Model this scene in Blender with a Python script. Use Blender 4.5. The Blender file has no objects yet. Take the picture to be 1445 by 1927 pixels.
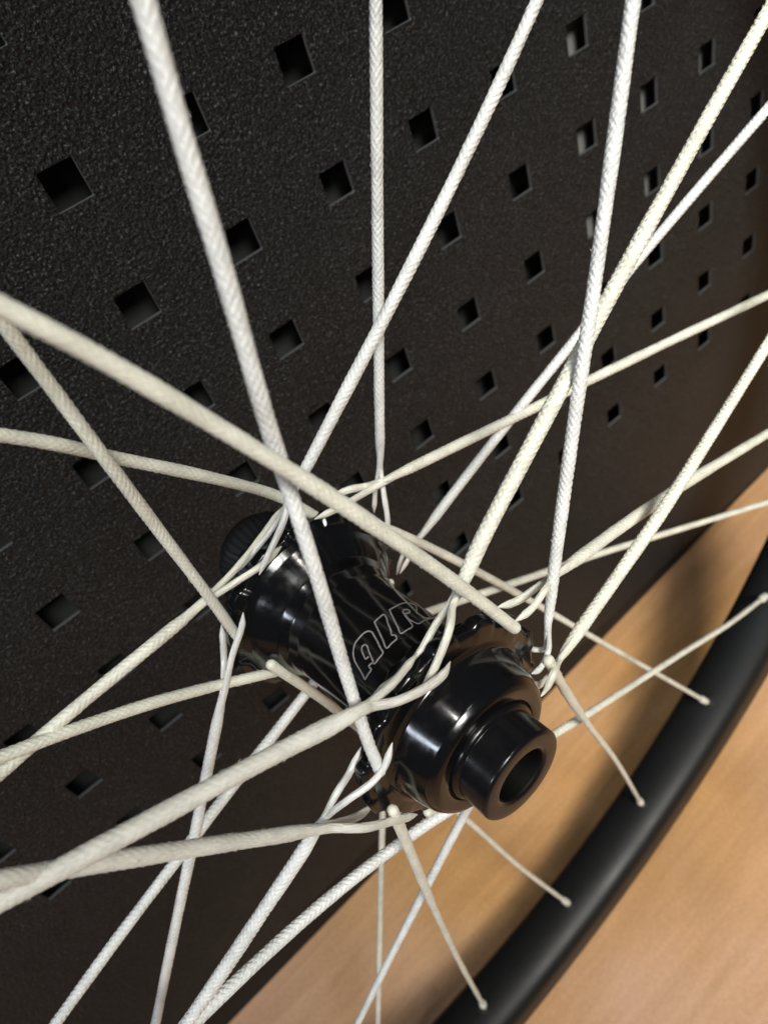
import bpy, math, random
import numpy as np
from mathutils import Matrix, Vector
random.seed(7); rng = np.random.default_rng(7)
scene = bpy.context.scene
col = scene.collection
MM = 0.001
# ------------------------------------------------------------------ frame of the place
# x along the panel, y into the panel, z up; metres.  The panel stands 4 degrees askew on the floor.
B = math.atan(0.069)
RB = Matrix(((math.cos(B), 0, math.sin(B)), (0, 1, 0), (-math.sin(B), 0, math.cos(B))))
HUB = Vector((0, 0, 0.325))            # hub centre above the floor

def place(rot, pos_mm):
    m = (RB @ Matrix(rot)).to_4x4()
    m.translation = HUB + RB @ (Vector(pos_mm) * MM)
    return m

# ------------------------------------------------------------------ camera
cd = bpy.data.cameras.new('camera'); cam = bpy.data.objects.new('camera', cd); col.objects.link(cam)
cam.matrix_world = place(((0.752831, 0.598631, -0.273654), (-0.590409, 0.430367, -0.682789), (-0.290967, 0.675593, 0.677431)),
                         (-25.02, -107.18, 135.52))
cd.sensor_fit = 'VERTICAL'; cd.sensor_height = 24; cd.sensor_width = 18
cd.lens = 24 * 1360 / 1927
cd.clip_start = 0.004; cd.clip_end = 50
cd.dof.use_dof = True; cd.dof.focus_distance = 0.150; cd.dof.aperture_fstop = cd.lens / 1.35
scene.camera = cam

# ------------------------------------------------------------------ room light and lamps
w = bpy.data.worlds.new('World'); scene.world = w; w.use_nodes = True
bg = w.node_tree.nodes['Background']
bg.inputs[0].default_value = (0.60, 0.66, 0.76, 1); bg.inputs[1].default_value = 0.065
scene.view_settings.view_transform = 'Standard'; scene.view_settings.look = 'None'
scene.view_settings.exposure = 0.05; scene.view_settings.gamma = 1.0

def area(name, az, el, dist, size, power, color, size_y=None, target=(0, 0, 0)):
    l = bpy.data.lights.new(name, 'AREA'); l.energy = power; l.color = color; l.size = size
    if size_y: l.shape = 'RECTANGLE'; l.size_y = size_y
    o = bpy.data.objects.new(name, l); col.objects.link(o)
    a, e = math.radians(az), math.radians(el)
    t = HUB + Vector(target)
    d = Vector((math.cos(e) * math.cos(a), -math.cos(e) * math.sin(a), math.sin(e)))
    o.location = t + d * dist
    o.rotation_euler = (-d).to_track_quat('-Z', 'Y').to_euler()
    return o
area('ceiling_lamp', 100, 47, 1.1, 0.34, 6.6, (0.98, 0.98, 0.93), None, (0.12, 0, 0))
area('window_lamp', 172, 35, 1.5, 0.9, 7.5, (0.80, 0.87, 1.0), 0.14)
area('ceiling_spot', 112, 74, 1.6, 0.05, 1.6, (1.0, 0.97, 0.92))
area('ceiling_spot', 60, 58, 1.8, 0.05, 1.6, (1.0, 0.95, 0.88))
sl = bpy.data.lights.new('falloff_spot', 'SPOT'); sl.energy = 48; sl.color = (1.0, 0.95, 0.86); sl.shadow_soft_size = 0.13  # added spot, aimed right so the floor falls off towards the left
sl.spot_size = math.radians(40); sl.spot_blend = 1.0
so = bpy.data.objects.new('falloff_spot', sl); col.objects.link(so)
so.location = HUB + Vector((0.05, -0.74, 0.72))
so.rotation_euler = (HUB + Vector((0.26, 0.0, -0.2)) - so.location).to_track_quat('-Z', 'Y').to_euler()
# spoke table, wheel frame, millimetres: key, rim hole, path from rim hole to hub, split strands at the hub, outer and inner diameter, relief, splice length
SPOKES = [
 ('A', 18, [[-180.81,226.73,1.38],[-91.46,99.04,19.59],[-88.2,93.93,20.13],[-81.49,83.49,21.26],[-73.94,72.2,22.66],[-62.79,55.62,23.67],[-55.56,46.6,22.94],[-48.41,34.53,26.6],[-32.32,11.16,28.23],[-25.28,-0.15,31.1],[-19.86,-7.74,33.0]], [], 2.35, 2.3, 1, 0),
 ('B', 16, [[-261.28,125.83,1.38],[-101.18,63.0,21.08],[-96.25,61.61,21.67],[-88.11,59.33,22.64],[-78.26,56.12,23.82],[-62.67,50.63,26.58],[-49.37,45.67,28.9],[-18.53,33.0,31.8],[4.17,22.87,34.0]], [], 2.35, 2.6, 0.5, 0),
 ('C', 17, [[-226.73,180.81,1.38],[-89.98,58.22,-11.07],[-86.15,54.56,-11.51],[-77.06,45.85,-12.57],[-65.97,34.76,-11.24],[-50.72,20.19,-14.83],[-35.69,5.63,-15.86],[-20.91,-8.99,-19.0]], [], 2.3, 2.4, 0.7, 0),
 ('D', 15, [[-282.73,64.53,1.38],[-86.79,35.88,-15.52],[-81.72,35.67,-16.09],[-72.05,34.8,-17.05],[-60.02,32.51,-19.84],[-39.16,30.23,-19.95],[-18.11,25.94,-22.97],[-3.1,20.67,-22.0]], [], 2.1, 2.5, 0.6, 0),
 ('E', 11, [[-226.73,-180.81,1.38],[-73.68,-35.1,-14.41],[-70.53,-32.1,-14.73],[-57.16,-19.44,-16.06],[-42.87,-6.32,-17.13],[-32.19,0.61,-20.07]], [[[-32.19,0.61,-20.07],[-25.47,7.28,-22.0],[-16.82,15.76,-26.0],[-13.53,21.76,-27.0]],[[-32.19,0.61,-20.07],[-27.53,6.32,-18.0],[-21.97,11.62,-17.0],[-17.49,15.75,-18.0]]], 2.6, 2.7, 0.9, 0),
 ('F', 21, [[-0.0,290.0,1.38],[-8.16,143.53,-5.41],[-8.86,134.81,-6.08],[-10.14,118.34,-7.3],[-11.73,100.99,-8.86],[-15.94,74.73,-10.13],[-17.79,52.9,-13.52],[-19.18,35.34,-16.33],[-18.81,28.25,-18.71]], [[[-18.81,28.25,-18.71],[-16.09,18.83,-24.0],[-19.29,12.48,-24.0],[-23.64,5.22,-24.0]],[[-18.81,28.25,-18.71],[-20.08,21.96,-17.0],[-22.93,14.92,-15.0],[-23.71,9.99,-15.0]]], 2.3, 2.7, 0.9, 0),
 ('G', 19, [[-125.83,261.28,1.38],[-43.33,124.51,-9.66],[-40.38,119.23,-10.23],[-28.59,98.25,-12.49],[-11.89,71.01,-16.92],[-0.24,47.94,-17.83],[8.01,36.61,-20.95]], [[[8.01,36.61,-20.95],[10.19,29.76,-22.0],[13.52,23.46,-23.0]],[[8.01,36.61,-20.95],[9.26,30.69,-18.0],[12.49,24.64,-17.0],[16.98,18.48,-19.0]]], 2.0, 2.3, 1, 0),
 ('H', 20, [[-64.53,282.73,1.38],[-18.27,137.74,19.77],[-15.96,130.08,20.64],[-10.09,111.08,22.9],[-3.14,88.39,25.55],[0.05,74.61,27.6],[8.05,51.18,29.68],[13.71,33.01,31.87],[17.66,20.79,33.47]], [[[17.66,20.79,33.47],[20.78,16.05,34.0],[18.8,12.81,35.0],[13.95,12.34,36.0]],[[17.66,20.79,33.47],[24.42,14.21,31.0],[22.12,13.82,30.0],[17.43,15.69,30.0]]], 2.3, 2.5, 1, 0),
 ('I', 22, [[64.53,282.73,1.38],[31.51,162.44,18.02],[27.11,149.85,18.73],[19.74,128.43,20.07],[10.27,100.37,22.01],[5.55,86.01,23.15],[2.08,75.16,24.12],[-3.99,56.38,25.72],[-9.26,39.86,27.2],[-10.87,30.97,27.8],[-13.1,26.5,28.86]], [[[-13.1,26.5,28.86],[-14.27,21.97,28.0],[-16.8,13.39,28.0],[-27.4,9.26,30.0]],[[-13.1,26.5,28.86],[-18.35,24.73,34.0],[-18.06,19.46,34.0],[-17.36,12.04,33.0],[-18.5,9.88,33.0]]], 2.7, 3.0, 1, 0),
 ('J', 23, [[125.83,261.28,1.38],[94.23,170.05,-2.85],[88.46,156.69,-4.74],[76.26,128.46,-8.75],[66.29,104.82,-11.83],[57.87,83.54,-13.99],[45.58,57.42,-15.72],[37.31,31.89,-19.37],[31.53,16.67,-20.63]], [[[31.53,16.67,-20.63],[31.61,13.51,-23.0],[30.62,10.97,-23.0],[30.99,4.65,-23.0]],[[31.53,16.67,-20.63],[28.16,15.95,-18.0],[27.64,13.49,-18.0],[26.11,7.73,-18.0]]], 2.6, 2.6, 0.9, 0),
 ('K', 25, [[226.73,180.81,1.38],[158.88,130.68,-1.98],[140.57,118.89,-4.1],[101.41,93.84,-8.74],[69.27,73.09,-12.42],[52.24,61.87,-14.21],[29.97,47.48,-16.74],[11.83,37.74,-16.56],[5.78,34.59,-16.5]], [[[5.78,34.59,-16.5],[5.6,31.32,-21.0],[1.64,29.74,-22.0],[-1.96,26.9,-24.0]],[[5.78,34.59,-16.5],[1.44,30.88,-17.0],[-5.94,27.96,-15.0],[-13.11,24.22,-15.0]]], 2.7, 2.7, 0.8, 0),
 ('L', 24, [[180.81,226.73,1.38],[97.09,108.68,20.61],[89.76,98.29,22.32],[72.62,74.24,26.12],[54.47,50.53,30.11],[43.89,34.96,31.59],[32.89,20.49,33.23],[27.05,12.71,34.19]], [[[27.05,12.71,34.19],[28.1,7.43,33.0],[22.69,6.72,34.0],[19.91,8.26,34.0]],[[27.05,12.71,34.19],[19.31,12.65,38.0],[18.95,8.6,38.0],[18.09,7.08,38.0]]], 2.6, 3.0, 1, 0),
 ('M', 26, [[261.28,125.83,1.37],[158.06,83.29,14.89],[139.46,76.48,16.24],[106.36,64.27,18.84],[77.85,53.67,21.24],[47.86,42.0,24.4],[31.29,35.28,26.45],[23.01,30.71,26.72]], [[[23.01,30.71,26.72],[14.02,29.58,29.0],[10.71,25.93,28.0],[5.47,23.97,27.0]],[[23.01,30.71,26.72],[10.24,31.27,33.0],[6.35,27.67,34.0],[2.11,24.88,34.0]]], 2.7, 2.9, 0.8, 0),
 ('N', 27, [[282.73,64.53,1.38],[267.51,58.13,1.34],[234.81,48.79,-2.1],[167.73,29.38,-8.93],[121.96,16.08,-13.52],[90.15,6.22,-16.27],[65.14,-1.39,-18.53],[50.65,-5.91,-19.77],[34.19,-11.3,-21.0]], [], 2.3, 2.5, 0.8, 0),
 ('O', 1, [[282.73,-64.53,1.37],[131.66,-14.96,-9.43],[83.35,1.08,-12.89],[42.99,13.68,-15.73],[20.88,19.9,-17.24],[13.66,21.59,-17.7],[8.76,22.53,-18.0]], [], 2.1, 2.5, 0.6, 0),
 ('P', 2, [[261.28,-125.83,1.38],[138.26,-53.56,19.19],[76.64,-19.02,27.46],[38.89,2.7,33.06],[17.99,15.59,36.0]], [], 1.9, 2.5, 0.4, 52),
 ('Q', 0, [[290.0,0.0,1.37],[224.29,-7.31,9.3],[171.39,-12.27,14.34],[115.02,-17.69,19.89],[84.95,-21.62,22.32],[61.28,-28.33,21.84],[5.95,-27.58,30.0]], [], 2.1, 2.5, 0.8, 0),
 ('R', 3, [[226.73,-180.81,1.37],[153.51,-130.71,-2.64],[99.99,-91.79,-5.62],[49.93,-55.95,-8.36],[13.12,-30.21,-10.97],[-4.93,-18.59,-11.38],[-15.58,-12.08,-12.0]], [], 2.1, 2.6, 0.4, 120),
 ('S', 4, [[180.81,-226.73,1.37],[103.24,-144.78,14.16],[73.94,-113.43,19.35],[28.86,-64.71,27.74],[0.98,-34.15,33.53],[-10.5,-21.05,34.76],[-15.4,-15.27,35.0]], [], 2.0, 2.4, 0.5, 70),
 ('T1', 9, [[-125.83,-261.28,1.38],[-49.03,-121.67,-12.4],[-44.36,-113.54,-13.01],[-32.64,-93.1,-14.58],[-21.16,-73.72,-15.68],[-11.39,-57.23,-16.64],[-2.66,-42.95,-17.19],[4.42,-31.25,-17.72],[8.77,-24.13,-18.0]], [], 2.6, 2.8, 1, 0),
 ('T2', 7, [[0.0,-290.0,1.37],[-13.94,-142.06,-9.78],[-14.82,-129.25,-10.46],[-17.36,-93.57,-12.41],[-19.51,-62.21,-14.02],[-21.29,-38.34,-15.38],[-22.48,-21.83,-16.27]], [[[-22.48,-21.83,-16.27],[-20.35,-17.62,-22.0],[-22.56,-11.4,-22.0],[-24.35,-7.01,-22.0]],[[-22.48,-21.83,-16.27],[-23.36,-11.96,-16.0],[-23.24,-4.1,-16.0],[-24.05,-0.26,-16.0]]], 2.5, 2.7, 0.8, 0),
 ('T3', 13, [[-282.73,-64.53,1.38],[-76.6,-27.98,-12.77],[-71.79,-26.94,-13.24],[-65.18,-25.6,-13.83],[-56.87,-24.04,-14.48],[-41.99,-21.62,-15.39],[-24.28,-20.78,-17.26],[-14.77,-18.71,-15.94],[-3.54,-17.7,-16.0]], [], 2.6, 2.6, 0.6, 0),
 ('T5', 12, [[-261.28,-125.83,1.38],[-86.99,-22.8,23.29],[-82.83,-20.46,23.87],[-78.61,-17.08,25.33],[-73.9,-13.92,26.37],[-63.13,-8.49,27.49],[-47.42,0.17,29.75],[-38.98,4.68,31.08],[-34.49,8.91,33.11],[-30.7,9.19,32.32]], [[[-30.7,9.19,32.32],[-26.01,12.67,32.0],[-20.82,14.61,30.0],[-17.84,16.51,29.0]],[[-30.7,9.19,32.32],[-26.89,11.51,35.0],[-21.48,14.12,36.0],[-17.63,16.61,36.0],[-15.65,18.33,35.0]]], 2.6, 3.3, 0.35, 0),
 ('T6', 14, [[-290.0,-0.0,1.38],[-88.04,-14.88,24.32],[-84.0,-15.17,24.77],[-76.61,-16.55,24.82],[-70.12,-16.13,26.31],[-51.53,-17.55,28.42],[-38.95,-18.6,29.9],[-26.97,-19.47,31.24]], [[[-26.97,-19.47,31.24],[-22.49,-17.88,35.0],[-14.62,-17.93,36.0],[-7.16,-18.73,36.0]],[[-26.97,-19.47,31.24],[-21.24,-20.98,30.0],[-15.64,-21.9,29.0],[-12.63,-20.12,29.0]]], 2.4, 2.9, 0.35, 0),
 ('T7', 8, [[-64.53,-282.73,1.38],[-35.49,-84.43,19.4],[-34.35,-78.17,20.26],[-31.52,-62.55,22.36],[-28.37,-44.29,24.63],[-26.34,-32.59,26.09],[-24.47,-20.92,27.35]], [[[-24.47,-20.92,27.35],[-26.94,-12.21,30.0],[-22.84,-9.94,28.0],[-21.08,-5.48,27.0]],[[-24.47,-20.92,27.35],[-26.95,-11.57,33.0],[-23.3,-7.74,34.0],[-21.49,-4.92,34.0],[-21.89,0.84,34.0]]], 2.8, 2.8, 1, 0),
 ('T8', 10, [[-180.81,-226.73,1.37],[-36.93,-91.9,17.77],[-32.31,-86.91,17.87],[-26.9,-81.23,18.08],[-9.24,-65.4,19.0],[3.87,-56.25,19.62],[15.55,-48.99,20.57],[20.12,-41.46,23.32],[25.88,-34.77,26.0]], [], 3.0, 2.8, 1.1, 0),
 ('T9', 5, [[125.83,-261.28,1.37],[110.59,-227.05,-3.51],[99.33,-196.3,-5.95],[73.53,-125.64,-11.47],[60.37,-89.39,-14.25],[26.82,4.44,-21.0]], [], 2.0, 2.0, 0.8, 0),
 ('T10', 6, [[64.53,-282.73,1.37],[51.53,-155.98,10.57],[50.12,-142.86,11.81],[48.19,-119.09,13.69],[46.83,-99.07,15.35],[45.75,-80.97,16.82],[44.11,-63.42,18.62],[41.87,-46.72,20.75],[36.18,-35.22,24.0]], [], 2.0, 2.4, 0.9, 0),
]
# outlines of the engraved letters: (angle round the barrel in degrees, axial mm)
LETTERS = {
'A': [[(171.9,16.7),(169.3,15.1),(167.8,13.7),(165.9,12.2),(163.0,11.0),(159.2,10.2),(154.0,9.6),(148.3,9.6),(143.2,9.7),(139.6,10.2),(138.5,11.0),(139.6,12.1),(141.6,13.8),(144.0,15.5),(145.6,16.7),(151.4,16.8),(156.6,16.7),(157.1,16.2),(161.3,15.9),(161.8,16.8),(166.1,16.8),(171.9,16.7)],[(149.7,11.9),(152.5,11.6),(155.2,12.1),(157.0,13.1),(158.3,14.2),(155.2,14.5)],[(149.7,11.9),(149.8,12.6),(151.8,13.6),(153.7,14.7),(156.2,16.3)]],
'I': [[(130.5,9.5),(125.1,9.3),(119.4,9.3),(120.1,10.3),(123.5,11.9),(126.7,13.8),(129.6,15.1),(127.9,15.6),(129.5,16.6),(134.8,16.6),(140.7,16.6),(137.6,14.4),(134.1,12.0),(130.5,9.5)]],
'R': [[(112.0,8.9),(104.9,8.7),(95.8,8.3),(87.5,8.3),(82.0,9.0),(86.5,10.9),(92.7,12.5),(92.5,13.6),(91.3,14.8),(85.1,15.2)],[(73.4,14.2),(85.1,15.2),(95.6,15.7),(104.2,16.1),(106.0,15.0),(106.7,13.9),(105.3,12.4),(104.0,11.0),(99.8,10.6),(97.4,11.0),(98.6,11.8),(101.7,12.0),(105.0,11.9),(107.9,14.2),(110.9,16.2),(117.9,16.3),(123.3,16.2),(120.6,14.3),(116.3,11.5),(112.0,8.9)]],
'V': [[(74.0,9.4),(73.6,7.4),(76.3,10.1),(80.5,12.6),(84.8,15.2)],[(74.9,9.5),(74.2,11.2),(74.3,13.8)]],
}
# ------------------------------------------------------------------ materials
def mat(name, base, rough=0.5, metal=0.0, spec=0.5, coat=0.0):
    m = bpy.data.materials.new(name); m.use_nodes = True
    b = m.node_tree.nodes['Principled BSDF']
    b.inputs['Base Color'].default_value = (*base, 1); b.inputs['Roughness'].default_value = rough
    b.inputs['Metallic'].default_value = metal; b.inputs['Specular IOR Level'].default_value = spec
    b.inputs['Coat Weight'].default_value = coat; b.inputs['Coat Roughness'].default_value = 0.03
    return m, m.node_tree, b

def node(nt, kind, **kw):
    n = nt.nodes.new(kind)
    for k, v in kw.items():
        if k in n.inputs: n.inputs[k].default_value = v
        else: setattr(n, k, v)
    return n

def noise(nt, scale, detail=3, rough=0.5, vec=None, dist=0.0):
    n = node(nt, 'ShaderNodeTexNoise'); n.inputs['Scale'].default_value = scale
    n.inputs['Detail'].default_value = detail; n.inputs['Roughness'].default_value = rough
    n.inputs['Distortion'].default_value = dist
    if vec is not None: nt.links.new(vec, n.inputs['Vector'])
    return n

def ramp(nt, src, stops):
    r = nt.nodes.new('ShaderNodeValToRGB'); nt.links.new(src, r.inputs[0])
    e = r.color_ramp.elements
    while len(e) < len(stops): e.new(0.5)
    for q, (p, c) in zip(e, stops):
        q.position = p; q.color = (*c, 1) if len(c) == 3 else c
    return r

def bump(nt, b, src, strength, distance):
    n = nt.nodes.new('ShaderNodeBump'); n.inputs['Strength'].default_value = strength
    n.inputs['Distance'].default_value = distance
    nt.links.new(src, n.inputs['Height'])
    nt.links.new(n.outputs[0], b.inputs['Normal']); return n

def objco(nt): return node(nt, 'ShaderNodeTexCoord').outputs['Object']

# glossy black anodised hub
m_hub, nt, b = mat('gloss_black_metal', (0.0035, 0.0036, 0.0042), 0.09, 0.0, 0.62)
co = objco(nt)
n = noise(nt, 500, 3, 0.6, co); r = ramp(nt, n.outputs[0], [(0.35, (0.10,) * 3), (0.75, (0.2,) * 3)])
nt.links.new(r.outputs[0], b.inputs['Roughness'])
n2 = noise(nt, 260, 2, 0.5, co); bump(nt, b, n2.outputs[0], 0.06, 0.0002)
m_cap, nt, b = mat('satin_black_metal', (0.005, 0.005, 0.006), 0.2, 0.0, 0.33)
co = objco(nt); n2 = noise(nt, 1500, 2, 0.5, co); bump(nt, b, n2.outputs[0], 0.1, 0.0001)
n = noise(nt, 300, 3, 0.6, co); r = ramp(nt, n.outputs[0], [(0.3, (0.14,) * 3), (0.8, (0.3,) * 3)])
nt.links.new(r.outputs[0], b.inputs['Roughness'])
m_disc, nt, b = mat('dark_grey_alloy', (0.010, 0.0105, 0.012), 0.4, 0.0, 0.45)
m_bore, nt, b = mat('bore_black', (0.002, 0.002, 0.002), 0.6, 0, 0.15)
m_letter, nt, b = mat('laser_etched_grey', (0.14, 0.125, 0.12), 0.5)
co = objco(nt); n = noise(nt, 1500, 3, 0.6, co)
r = ramp(nt, n.outputs[0], [(0.3, (0.13, 0.12, 0.12)), (0.7, (0.27, 0.25, 0.24))]); nt.links.new(r.outputs[0], b.inputs['Base Color'])

# matte carbon rim
m_rim, nt, b = mat('matte_black_carbon', (0.0075, 0.008, 0.008), 0.4, 0, 0.3)
co = objco(nt); n = noise(nt, 900, 3, 0.6, co); bump(nt, b, n.outputs[0], 0.25, 0.0002)
n = noise(nt, 40, 3, 0.6, co); r = ramp(nt, n.outputs[0], [(0.3, (0.40,) * 3), (0.8, (0.5,) * 3)])
nt.links.new(r.outputs[0], b.inputs['Roughness'])
m_hole, nt, b = mat('hole_black', (0.003, 0.003, 0.003), 0.6)

# braided fibre: tone differs from spoke to spoke (whiter or creamier), fibres run along the uv length
def fibre(name, base, dirt, gloss):
    m, nt, b = mat(name, base, gloss, 0, 0.65)
    uv = node(nt, 'ShaderNodeTexCoord').outputs['UV']
    mp = nt.nodes.new('ShaderNodeMapping'); nt.links.new(uv, mp.inputs[0]); mp.inputs['Scale'].default_value = (900, 5.0, 1)
    n = noise(nt, 1.0, 5, 0.65, mp.outputs[0], 0.4)
    co = objco(nt)
    n2 = noise(nt, 170, 4, 0.6, co)
    mx = node(nt, 'ShaderNodeMath', operation='ADD'); nt.links.new(n.outputs[0], mx.inputs[0]); nt.links.new(n2.outputs[0], mx.inputs[1])
    mh = node(nt, 'ShaderNodeMath', operation='MULTIPLY'); nt.links.new(mx.outputs[0], mh.inputs[0]); mh.inputs[1].default_value = 0.5
    r = ramp(nt, mh.outputs[0], [(0.34, dirt), (0.56, base)]); nt.links.new(r.outputs[0], b.inputs['Base Color'])
    n3 = noise(nt, 1400, 3, 0.7, co)
    ad = node(nt, 'ShaderNodeMath', operation='ADD'); nt.links.new(n.outputs[0], ad.inputs[0]); nt.links.new(n3.outputs[0], ad.inputs[1])
    bump(nt, b, ad.outputs[0], 0.45, 0.00025)
    b.inputs['Subsurface Weight'].default_value = 0.08
    b.inputs['Subsurface Radius'].default_value = (0.0006, 0.0005, 0.0004)
    b.inputs['Subsurface Scale'].default_value = 1.0
    b.inputs['Sheen Weight'].default_value = 0.15
    return m
m_white = fibre('white_fibre', (0.85, 0.86, 0.84), (0.60, 0.61, 0.60), 0.28)
m_cream = fibre('cream_fibre', (0.84, 0.84, 0.73), (0.58, 0.58, 0.49), 0.38)
m_worn = fibre('worn_fibre', (0.66, 0.65, 0.58), (0.46, 0.45, 0.40), 0.7)

# crinkle powder coat of the panel
m_panel, nt, b = mat('black_powder_coat', (0.01, 0.011, 0.012), 0.42, 0, 0.33)
co = objco(nt)
n = noise(nt, 640, 4, 0.65, co, 0.7); n2 = node(nt, 'ShaderNodeTexVoronoi'); n2.inputs['Scale'].default_value = 1000
nt.links.new(co, n2.inputs['Vector'])
sc = node(nt, 'ShaderNodeMath', operation='MULTIPLY_ADD'); nt.links.new(n.outputs[0], sc.inputs[0]); sc.inputs[1].default_value = 1.6
nt.links.new(n2.outputs['Distance'], sc.inputs[2])
bump(nt, b, sc.outputs[0], 1.0, 0.0011)
n4 = noise(nt, 9, 3, 0.6, co)
r = ramp(nt, n4.outputs[0], [(0.3, (0.34,) * 3), (0.75, (0.46,) * 3)]); nt.links.new(r.outputs[0], b.inputs['Roughness'])
n6 = noise(nt, 1100, 3, 0.75, co, 0.3)
r = ramp(nt, n6.outputs[0], [(0.42, (0.006, 0.0072, 0.0082)), (0.58, (0.0115, 0.013, 0.0142)), (0.64, (0.13, 0.137, 0.142))]); nt.links.new(r.outputs[0], b.inputs['Base Color'])  # fine grain; its palest specks paint the coat's glints into the colour
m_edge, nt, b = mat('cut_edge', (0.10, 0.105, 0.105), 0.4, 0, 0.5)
m_back, nt, b = mat('dark_backing', (0.03, 0.031, 0.03), 0.7)
co = objco(nt); n = noise(nt, 30, 3, 0.6, co)
r = ramp(nt, n.outputs[0], [(0.3, (0.02, 0.022, 0.022)), (0.8, (0.05, 0.052, 0.051))]); nt.links.new(r.outputs[0], b.inputs['Base Color'])
m_pale, nt, b = mat('pale_board', (0.22, 0.22, 0.215), 0.8)
m_gap_shade, nt, b = mat('gap_shade_black', (0.004, 0.004, 0.004), 0.7)  # black that paints the shade of the gap below the panel

# tan mottled floor
m_floor, nt, b = mat('tan_floor', (0.45, 0.27, 0.12), 0.5, 0, 0.35)
co = objco(nt)
mp = nt.nodes.new('ShaderNodeMapping'); nt.links.new(co, mp.inputs[0]); mp.inputs['Scale'].default_value = (1, 1.6, 1); mp.inputs['Rotation'].default_value = (0, 0, 0.5)
n = noise(nt, 7, 4, 0.5, mp.outputs[0], 0.4)
r = ramp(nt, n.outputs[0], [(0.28, (0.50, 0.285, 0.12)), (0.5, (0.69, 0.405, 0.185)), (0.75, (0.76, 0.48, 0.26))])
n2 = noise(nt, 420, 4, 0.7, co)
r2 = ramp(nt, n2.outputs[0], [(0.3, (0.82,) * 3), (0.7, (1, 1, 1))])
mx = node(nt, 'ShaderNodeMix', data_type='RGBA', blend_type='MULTIPLY'); mx.inputs[0].default_value = 1
nt.links.new(r.outputs[0], mx.inputs[6]); nt.links.new(r2.outputs[0], mx.inputs[7]); nt.links.new(mx.outputs[2], b.inputs['Base Color'])
mp3 = nt.nodes.new('ShaderNodeMapping'); nt.links.new(co, mp3.inputs[0]); mp3.inputs['Scale'].default_value = (9, 130, 1); mp3.inputs['Rotation'].default_value = (0, 0, -0.21)
n3 = noise(nt, 1.0, 5, 0.6, mp3.outputs[0], 0.6)
r3 = ramp(nt, n3.outputs[0], [(0.3, (0.87, 0.84, 0.81)), (0.65, (1.04, 1.04, 1.05))])
mx2 = node(nt, 'ShaderNodeMix', data_type='RGBA', blend_type='MULTIPLY'); mx2.inputs[0].default_value = 1
nt.links.new(mx.outputs[2], mx2.inputs[6]); nt.links.new(r3.outputs[0], mx2.inputs[7])
n5 = noise(nt, 5, 3, 0.5, co)
r5 = ramp(nt, n5.outputs[0], [(0.4, (1.04, 0.98, 0.86)), (0.62, (1.0, 1.0, 1.22))])
mx3 = node(nt, 'ShaderNodeMix', data_type='RGBA', blend_type='MULTIPLY'); mx3.inputs[0].default_value = 1
nt.links.new(mx2.outputs[2], mx3.inputs[6]); nt.links.new(r5.outputs[0], mx3.inputs[7]); nt.links.new(mx3.outputs[2], b.inputs['Base Color'])
bump(nt, b, n2.outputs[0], 0.2, 0.0008)

# ------------------------------------------------------------------ mesh helpers
def mesh_obj(name, verts, faces, m, parent=None, smooth=True, uvs=None, mats=None):
    me = bpy.data.meshes.new(name)
    verts = np.asarray(verts, dtype=np.float32) * MM
    me.from_pydata(verts.tolist(), [], faces if isinstance(faces, list) else faces.tolist())
    for q in (m if isinstance(m, (list, tuple)) else [m]): me.materials.append(q)
    if mats is not None: me.polygons.foreach_set('material_index', np.asarray(mats, dtype=np.int32))
    if smooth: me.polygons.foreach_set('use_smooth', [True] * len(me.polygons))
    if uvs is not None:
        l = me.uv_layers.new(name='uv'); idx = np.empty(len(me.loops), dtype=np.int32); me.loops.foreach_get('vertex_index', idx)
        l.data.foreach_set('uv', np.asarray(uvs, dtype=np.float32)[idx].ravel())
    me.update()
    o = bpy.data.objects.new(name, me); col.objects.link(o)
    if parent: o.parent = parent
    return o

def grid_faces(nr, nc, wrap=True):
    i = np.arange(nr - 1)[:, None]; j = np.arange(nc if wrap else nc - 1)[None, :]
    j2 = (j + 1) % nc
    return np.stack([i * nc + j, i * nc + j2, (i + 1) * nc + j2, (i + 1) * nc + j], -1).reshape(-1, 4)

def lathe(name, prof, m, parent, n=96, rfun=None, closed=False, fine=True):
    """prof: (s, r) along the axle z; sharp corners get tiny rounds"""
    P = []
    pr = [np.array(p, float) for p in prof]
    for i, p in enumerate(pr):
        if (0 < i < len(pr) - 1 or closed) and fine:
            a = pr[i - 1]; c = pr[(i + 1) % len(pr)]
            da, dc = a - p, c - p; la, lc = np.linalg.norm(da), np.linalg.norm(dc)
            e = min(0.3, la * 0.4, lc * 0.4)
            A, C = p + da / la * e, p + dc / lc * e
            for t in (0, 0.5, 1): P.append((1 - t) ** 2 * A + 2 * t * (1 - t) * p + t * t * C)
        else: P.append(p)
    if closed: P.append(P[0])
    th = np.linspace(0, 2 * np.pi, n, endpoint=False)
    V = []
    for s, r in P:
        rr = np.full(n, r) if rfun is None else rfun(s, r, th)
        V.append(np.stack([rr * np.cos(th), rr * np.sin(th), np.full(n, s)], -1))
    V = np.concatenate(V)
    f = grid_faces(len(P), n)
    return mesh_obj(name, V, f[:, ::-1], m, parent)

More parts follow.
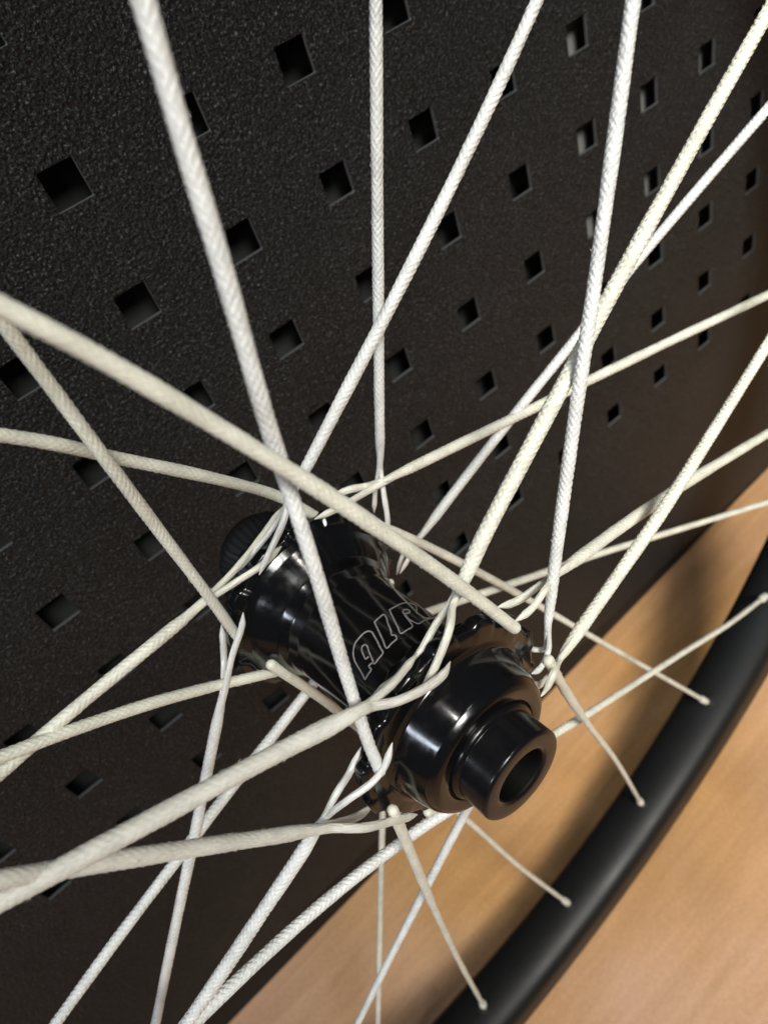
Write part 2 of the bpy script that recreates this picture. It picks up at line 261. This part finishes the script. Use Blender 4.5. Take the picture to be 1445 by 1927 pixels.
def catmull(pts, step):
    P = np.array(pts, float)
    if len(P) == 2: P = np.array([P[0], (P[0] + P[1]) / 2, P[1]])
    Q = np.vstack([2 * P[0] - P[1], P, 2 * P[-1] - P[-2]])
    out = []
    for i in range(1, len(Q) - 2):
        p0, p1, p2, p3 = Q[i - 1:i + 3]
        d0, d1, d2 = [max(np.linalg.norm(b_ - a_), 1e-6) ** 0.5 for a_, b_ in ((p0, p1), (p1, p2), (p2, p3))]
        m1 = (p1 - p0) / d0 - (p2 - p0) / (d0 + d1) + (p2 - p1) / d1
        m2 = (p2 - p1) / d1 - (p3 - p1) / (d1 + d2) + (p3 - p2) / d2
        m1, m2 = m1 * d1, m2 * d1
        L = np.linalg.norm(p2 - p1); k = max(2, int(L / step))
        t = (np.arange(k) / k)[:, None]
        out.append((2 * t**3 - 3 * t**2 + 1) * p1 + (t**3 - 2 * t**2 + t) * m1 + (-2 * t**3 + 3 * t**2) * p2 + (t**3 - t**2) * m2)
    out.append(P[-1][None, :])
    return np.vstack(out)

def tube(name, path, rad, m, parent, segs=24, amp=0.0, pitch=2.6, carriers=4, flat=1.0, wob=0.0, phase=0.0, ffun=None):
    """a tube along path (mm) with per-point radius; amp gives the over-under relief of a braid"""
    P = np.asarray(path); n = len(P); rad = np.broadcast_to(np.asarray(rad, float), (n,))
    T = np.gradient(P, axis=0); T /= np.linalg.norm(T, axis=1)[:, None]
    u = np.cross(T[0], [0.31, 0.2, 0.93]); u /= np.linalg.norm(u); U = [u]
    for i in range(1, n):
        u = U[-1] - T[i] * (U[-1] @ T[i]); U.append(u / np.linalg.norm(u))
    U = np.array(U); W_ = np.cross(T, U)
    s = np.concatenate([[0], np.cumsum(np.linalg.norm(np.diff(P, axis=0), axis=1))])
    th = np.linspace(0, 2 * np.pi, segs, endpoint=False)
    A = carriers * th[None, :] / (2 * np.pi); S = s[:, None] / pitch + phase
    p, q = A + S, A - S
    fp, fq = p - np.floor(p), q - np.floor(q)
    over = ((np.floor(p) + np.floor(q)) % 2) > 0.5
    h = np.where(over, (1 - (2 * fp - 1) ** 2), (1 - (2 * fq - 1) ** 2)) - 0.55
    am = np.broadcast_to(np.asarray(amp, float), (n,))[:, None]
    R = rad[:, None] * (1 + am * h)
    if wob:
        ph = rng.uniform(0, 6.28, 6)
        wv = sum(np.sin(s / l_ + ph[k]) for k, l_ in enumerate((2.1, 4.7, 9.3))) / 3
        R = R * (1 + wob * wv[:, None]) * (1 + wob * 0.6 * np.cos(2 * th[None, :] + s[:, None] / 5.3 + ph[3]))
    c, d = np.cos(th)[None, :, None], np.sin(th)[None, :, None] * flat
    V = P[:, None, :] + R[:, :, None] * (c * U[:, None, :] + d * W_[:, None, :])
    V = V.reshape(-1, 3)
    uv = np.stack([np.broadcast_to(th / (2 * np.pi) * 0.03, (n, segs)), np.broadcast_to(s[:, None] * 0.1, (n, segs))], -1).reshape(-1, 2)
    f = grid_faces(n, segs).tolist()
    f.append(list(range(segs))[::-1]); f.append([(n - 1) * segs + k for k in range(segs)])
    return mesh_obj(name, V, f, m, parent, uvs=uv)

# ------------------------------------------------------------------ setting: floor, wall behind, panel
fl = mesh_obj('floor', [(-2500, -2500, 0), (2500, -2500, 0), (2500, 600, 0), (-2500, 600, 0)], [[0, 1, 2, 3]], m_floor, smooth=False)
fl['kind'] = 'structure'
PX = place(((1, 0, 0), (0, 1, 0), (0, 0, 1)), (15.13, 106.89, 89.59))     # panel frame: x right, y in, z up; origin = a hole centre
wl = mesh_obj('wall', [(-2500, 170, -330), (2500, 170, -330), (2500, 170, 2000), (-2500, 170, 2000)], [[0, 1, 2, 3]], m_back, smooth=False)
wl['kind'] = 'structure'; wl.location = (0, 0, 0.3)

def build_panel():
    px, pz, hw = 38.0, 36.11, 5.2
    i0, i1, j0, j1 = -10, 15, -9, 6
    xs, zs = [XL], [-380.0]
    for i in range(i0, i1 + 1): xs += [i * px - hw, i * px + hw]
    xs.append(XR)
    for j in range(j1, j0 - 1, -1): zs += [-j * pz - hw, -j * pz + hw]
    zs.append(360.0)
    T = 1.6; nx, nz = len(xs), len(zs); V = []
    for y in (0.0, T):
        for z in zs:
            for x in xs: V.append((x, y, z))
    ix = lambda a, b, l: l * nx * nz + b * nx + a
    F = []
    hole = lambda a, b: a % 2 == 1 and b % 2 == 1 and 0 < a < nx - 1 and 0 < b < nz - 1
    for b in range(nz - 1):
        for a in range(nx - 1):
            if hole(a, b):
                F.append([ix(a, b, 0), ix(a + 1, b, 0), ix(a + 1, b, 1), ix(a, b, 1)])
                F.append([ix(a, b + 1, 1), ix(a + 1, b + 1, 1), ix(a + 1, b + 1, 0), ix(a, b + 1, 0)])
                F.append([ix(a, b, 1), ix(a, b + 1, 1), ix(a, b + 1, 0), ix(a, b, 0)])
                F.append([ix(a + 1, b, 0), ix(a + 1, b + 1, 0), ix(a + 1, b + 1, 1), ix(a + 1, b, 1)])
            else:
                F.append([ix(a, b, 0), ix(a + 1, b, 0), ix(a + 1, b + 1, 0), ix(a, b + 1, 0)])
                F.append([ix(a, b + 1, 1), ix(a + 1, b + 1, 1), ix(a + 1, b, 1), ix(a, b, 1)])
    for a in range(nx - 1):
        F.append([ix(a, 0, 1), ix(a + 1, 0, 1), ix(a + 1, 0, 0), ix(a, 0, 0)])
        F.append([ix(a, nz - 1, 0), ix(a + 1, nz - 1, 0), ix(a + 1, nz - 1, 1), ix(a, nz - 1, 1)])
    for b in range(nz - 1):
        F.append([ix(0, b, 0), ix(0, b + 1, 0), ix(0, b + 1, 1), ix(0, b, 1)])
        F.append([ix(nx - 1, b, 1), ix(nx - 1, b + 1, 1), ix(nx - 1, b + 1, 0), ix(nx - 1, b, 0)])
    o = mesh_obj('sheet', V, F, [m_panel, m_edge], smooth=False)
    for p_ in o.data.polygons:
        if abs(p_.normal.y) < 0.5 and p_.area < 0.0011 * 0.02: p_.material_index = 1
    bv = o.modifiers.new('bevel', 'BEVEL'); bv.width = 0.00035; bv.segments = 2; bv.limit_method = 'ANGLE'; bv.angle_limit = 1.0
    return o

def boxmesh(name, x0, x1, y0, y1, z0, z1, m, parent):
    V = [(x, y, z) for z in (z0, z1) for y in (y0, y1) for x in (x0, x1)]
    F = [[0, 2, 3, 1], [4, 5, 7, 6], [0, 1, 5, 4], [2, 6, 7, 3], [0, 4, 6, 2], [1, 3, 7, 5]]
    return mesh_obj(name, V, F, m, parent, smooth=False)
XL, XR = -420.0, 620.0
panel = bpy.data.objects.new('perforated_panel', None); col.objects.link(panel); panel.matrix_world = PX
panel['label'] = 'black crinkle-coated tool panel with rows of square holes behind the wheel'; panel['category'] = 'panel'
sh = build_panel(); sh.parent = panel
boxmesh('backing_sheet', XL, XR, 16, 16 + 3, -374, 358, m_back, panel)
boxmesh('added_pale_board', 4.55 * 38, XR, 9.0, 16 - 0.5, -3.6 * 36.1, 340, m_pale, panel)  # pale board added behind the upper right holes so they look lit
boxmesh('gap_shade_board', XL, XR, 4, 8, -470, -374.5, m_gap_shade, panel)  # black board standing in for the shade in the gap under the sheet

# ------------------------------------------------------------------ the wheel: local z is the axle, x points at the first rim hole
wheel = bpy.data.objects.new('bicycle_wheel', None); col.objects.link(wheel)
wheel.matrix_world = place(((0.696156, 0.715934, 0.052974), (0.053016, 0.022319, -0.998344), (-0.71593, 0.697812, -0.022418)), (0, 0, 0))
wheel['label'] = 'bicycle wheel with white braided cord spokes, glossy black hub and matte black rim'
wheel['category'] = 'wheel'

RP = []
for t in np.linspace(0, math.pi, 17):                       # rounded crown towards the hub
    RP.append((1.4 - 14.4 * math.cos(t), 299.5 - 9.5 * math.sin(t) ** 0.75))
RP += [(16.2, 304), (16.0, 311), (14.6, 317), (11.2, 317), (10.6, 309), (7, 303.5), (-5, 303.5), (-8.6, 309), (-9.2, 317), (-12.2, 317), (-13.2, 311), (-13.4, 304)]
rim = lathe('rim', RP, m_rim, wheel, n=360, closed=True, fine=False)
EY = None
for k in range(28):
    t = -2 * math.pi * k / 28
    V = []
    prof = [(3.6, -0.6), (3.2, 0.35), (2.5, 0.5), (1.9, 0.2), (1.6, -1.2)]
    for (r_, z_) in prof:
        for q in range(16): V.append((-z_ , r_ * math.cos(q * math.pi / 8), r_ * math.sin(q * math.pi / 8)))
    if EY is None:
        o = mesh_obj('spoke_hole', V, grid_faces(5, 16).tolist() + [[64 + q for q in range(16)]], m_hole, rim); EY = o.data
    else:
        o = bpy.data.objects.new('spoke_hole', EY); col.objects.link(o); o.parent = rim
    o.location = (0.2900 * math.cos(t), 0.2900 * math.sin(t), 0.00138); o.rotation_euler = (0, 0, t)
# hub ---------------------------------------------------------------
hub = lathe('hub', [(-17.5, 22.5), (-16.2, 21.2), (-14.5, 20.0), (-12.5, 18.5), (-10.5, 17.0), (-8, 15.8), (-5, 15.1), (-1, 14.8), (4, 14.75), (18, 14.75),
    (21, 14.9), (23.5, 15.7), (25.5, 17.5), (26.8, 20), (27.4, 22.0)], m_hub, wheel, n=128)
def scallop(s, r, th):
    if r < 22: return np.full(len(th), r)
    c = np.cos(14 * th + 0.6); return r + 0.6 * np.clip(c * 2.6, -1, 1)
lathe('spoke_flange', [(-17.5, 12), (-17.5, 22.2), (-18.6, 23.6), (-19.0, 24.2), (-21.2, 24.2), (-21.8, 23.2), (-22.0, 17), (-24, 15), (-28, 14.6), (-28, 10)], m_hub, hub, n=336, rfun=scallop)
lathe('spoke_flange', [(27.4, 12), (27.4, 21.4), (28.6, 23.3), (29.2, 24.2), (31.5, 24.2), (32.2, 23.2), (32.5, 19.6), (33.0, 18.6), (33.0, 12)], m_hub, hub, n=336, rfun=scallop)
lathe('bearing_housing', [(32.3, 19.3), (33.0, 18.5), (34.0, 18.1), (40.2, 16.3), (41.5, 15.3), (42.0, 14.4), (42.0, 11.9), (41.2, 11.6), (41.2, 10)], m_hub, hub, n=128)
lathe('end_cap', [(40.8, 11.5), (42.3, 11.3), (42.8, 10.9), (42.9, 10.4), (49.5, 10.4), (50, 9.9), (50, 6.7), (49.4, 5.95), (30, 5.9)], m_cap, hub, n=96)
for o_ in list(col.objects):
    if o_.name == 'end_cap':
        o_.data.materials.append(m_bore)
        for p_ in o_.data.polygons:
            c_ = p_.center
            if math.hypot(c_.x, c_.y) < 0.00612: p_.material_index = 1
def teeth(s, r, th):
    if r < 15.2: return np.full(len(th), r)
    return r - 0.9 * (np.cos(42 * th) > 0.0)
lathe('disc_mount', [(-25, 14), (-25, 14.9), (-25.6, 15.8), (-29.4, 19.2), (-31.6, 19.2), (-33, 17), (-33, 12)], m_disc, hub, n=504, rfun=teeth, fine=False)
def ribs(s, r, th):
    if r < 9.9 or s < -48: return np.full(len(th), r)
    return r - 0.8 * (np.cos(38 * th) > 0.1)
lathe('end_cap', [(-33, 12), (-36, 9.7), (-38, 10), (-44.0, 12.6), (-46.5, 12.6), (-48.2, 11), (-50, 10.4), (-50, 6), (-40, 6)], m_disc, hub, n=480, rfun=ribs, fine=False)
# letters engraved round the barrel
for g, ps in LETTERS.items():
    V, F, k = [], [], 0
    for q in ps:
        pts = []
        for (a_, s_) in q:
            a_ = math.radians(a_); pts.append((14.82 * math.cos(a_), 14.82 * math.sin(a_), s_))
        C_ = catmull(pts, 0.25); nrm = np.linalg.norm(C_[:, :2], axis=1)[:, None]; C_[:, :2] *= 14.82 / nrm
        T_ = np.gradient(C_, axis=0); T_ /= np.linalg.norm(T_, axis=1)[:, None] + 1e-9
        N_ = np.concatenate([C_[:, :2] / 14.82, np.zeros((len(C_), 1))], 1); S_ = np.cross(N_, T_)
        hw = 0.2
        for c_, n_, s_ in zip(C_, N_, S_):
            V += [c_ - s_ * hw - n_ * 0.08, c_ - s_ * hw * 0.7 + n_ * 0.04, c_ + s_ * hw * 0.7 + n_ * 0.04, c_ + s_ * hw - n_ * 0.08]
        for i in range(len(C_) - 1):
            for e in range(3): F.append([k + i * 4 + e, k + i * 4 + e + 1, k + i * 4 + e + 5, k + i * 4 + e + 4])
        k += len(C_) * 4
    o = mesh_obj('letter', V, F, m_letter, hub)
    o['label'] = 'grey outlined letter ' + g

# spokes --------------------------------------------------------------
tone = {'A': m_white, 'F': m_white, 'G': m_white, 'H': m_white, 'J': m_white, 'T1': m_white, 'T2': m_white, 'T7': m_white, 'T8': m_white,
        'T10': m_white, 'T9': m_cream, 'B': m_cream, 'T5': m_worn, 'T6': m_worn, 'O': m_cream, 'P': m_cream, 'Q': m_cream, 'R': m_cream, 'S': m_cream}
for (key, idx, pts, strands, dout, din, amp, step) in SPOKES:
    C_ = catmull(pts, 0.3)
    # the stretch beyond the picture needs no fine relief
    s = np.concatenate([[0], np.cumsum(np.linalg.norm(np.diff(C_, axis=0), axis=1))]); L = s[-1]
    long_out = 0
    vis = key in 'OPQRS'
    lim = 0 if vis else max(0, np.linalg.norm(np.array(pts[1]) - np.array(pts[0])) - 10)
    keep = [i for i in range(len(C_)) if s[i] >= lim or i % 8 == 0 or i == 0]
    C_ = C_[keep]; s = s[keep]; h = L - s                   # h: distance from the hub end
    din *= 0.96; dout *= 0.96
    rr = np.interp(h, [0, 45, 110], [din / 2, din / 2, dout / 2])
    if step:
        rr = np.where(h > step, dout / 2, din / 2); rr = np.convolve(np.pad(rr, 4, 'edge'), np.ones(9) / 9, 'valid')
    rr = np.where(s < 9, np.maximum(rr, 1.65) * np.where(s < 1.0, 0.8, 1.0), rr)         # knotted end at the rim
    if not strands: rr = rr * np.sqrt(np.clip(1 - ((np.clip(1.2 - h, 0, 1.2)) / 1.25) ** 2, 0.03, 1))   # rounded tip
    else: rr = rr * np.interp(h, [0, 3, 9], [0.42, 0.72, 1]) * np.sqrt(np.clip(1 - ((np.clip(1.0 - h, 0, 1.0)) / 1.05) ** 2, 0.05, 1))
    am = 0.34 * amp * np.interp(h, [0, 20, 60], [0.5, 0.75, 1.0])
    mm_ = tone.get(key, m_cream)
    sp = tube('spoke', C_, rr, mm_, wheel, segs=36, amp=am, pitch=1.5, carriers=6, wob=0.035 if amp > 0.5 else 0.05, phase=random.random())
    for st in strands:
        tdir = C_[-1] - C_[-10]; tdir /= np.linalg.norm(tdir)
        off = np.array(st[1]) - C_[-1]; off -= tdir * (off @ tdir); off /= np.linalg.norm(off) + 1e-9
        lead = [C_[-34], C_[-20] + off * din * 0.16, C_[-8] + off * din * 0.24]
        D_ = catmull([list(p_) for p_ in lead] + [list(C_[-1] + off * din * 0.3)] + st[1:], 0.3)
        sl = np.concatenate([[0], np.cumsum(np.linalg.norm(np.diff(D_, axis=0), axis=1))]); e = sl[-1] - sl
        r2_ = din * 0.5 * 0.66 * np.clip(e / 3.0, 0.08, 1) ** 0.7
        tube('strand', D_, r2_, mm_, sp, segs=28, amp=0.2, pitch=7.0, carriers=7, flat=0.72, wob=0.1, phase=random.random())
    # loose hairs
    V, F = [], []
    nh = int(420 * (1.7 if amp < 0.5 else 1.0))
    ii = rng.integers(6, len(C_) - 6, nh)
    ii = ii[s[ii] > lim]
    for i in ii:
        t = C_[min(i + 2, len(C_) - 1)] - C_[i - 2]; t /= np.linalg.norm(t)
        d = rng.normal(size=3); d -= t * (d @ t); d /= np.linalg.norm(d)
        p0 = C_[i] + d * rr[i] * 0.93; ln = rng.uniform(0.3, 1.1); sd = t * rng.choice([-1, 1])
        p1 = p0 + (d * 0.35 + sd * 0.6) * ln * 0.6; p2 = p1 + (d * 0.1 + sd * 0.8 + rng.normal(size=3) * 0.3) * ln * 0.6
        wv = np.cross(d, t) * 0.03; wd = d * 0.03
        b0 = len(V); V += [p0 - wv, p0 + wv, p1 + wv, p1 - wv, p2, p0 - wd, p0 + wd, p1 + wd, p1 - wd]
        F += [[b0, b0 + 1, b0 + 2, b0 + 3], [b0 + 3, b0 + 2, b0 + 4], [b0 + 5, b0 + 6, b0 + 7, b0 + 8], [b0 + 8, b0 + 7, b0 + 4]]
    if V:
        hz = mesh_obj('loose_fibres', V, F, mm_, sp, smooth=False, uvs=[(0, 0)] * len(V)); hz['kind'] = 'stuff'
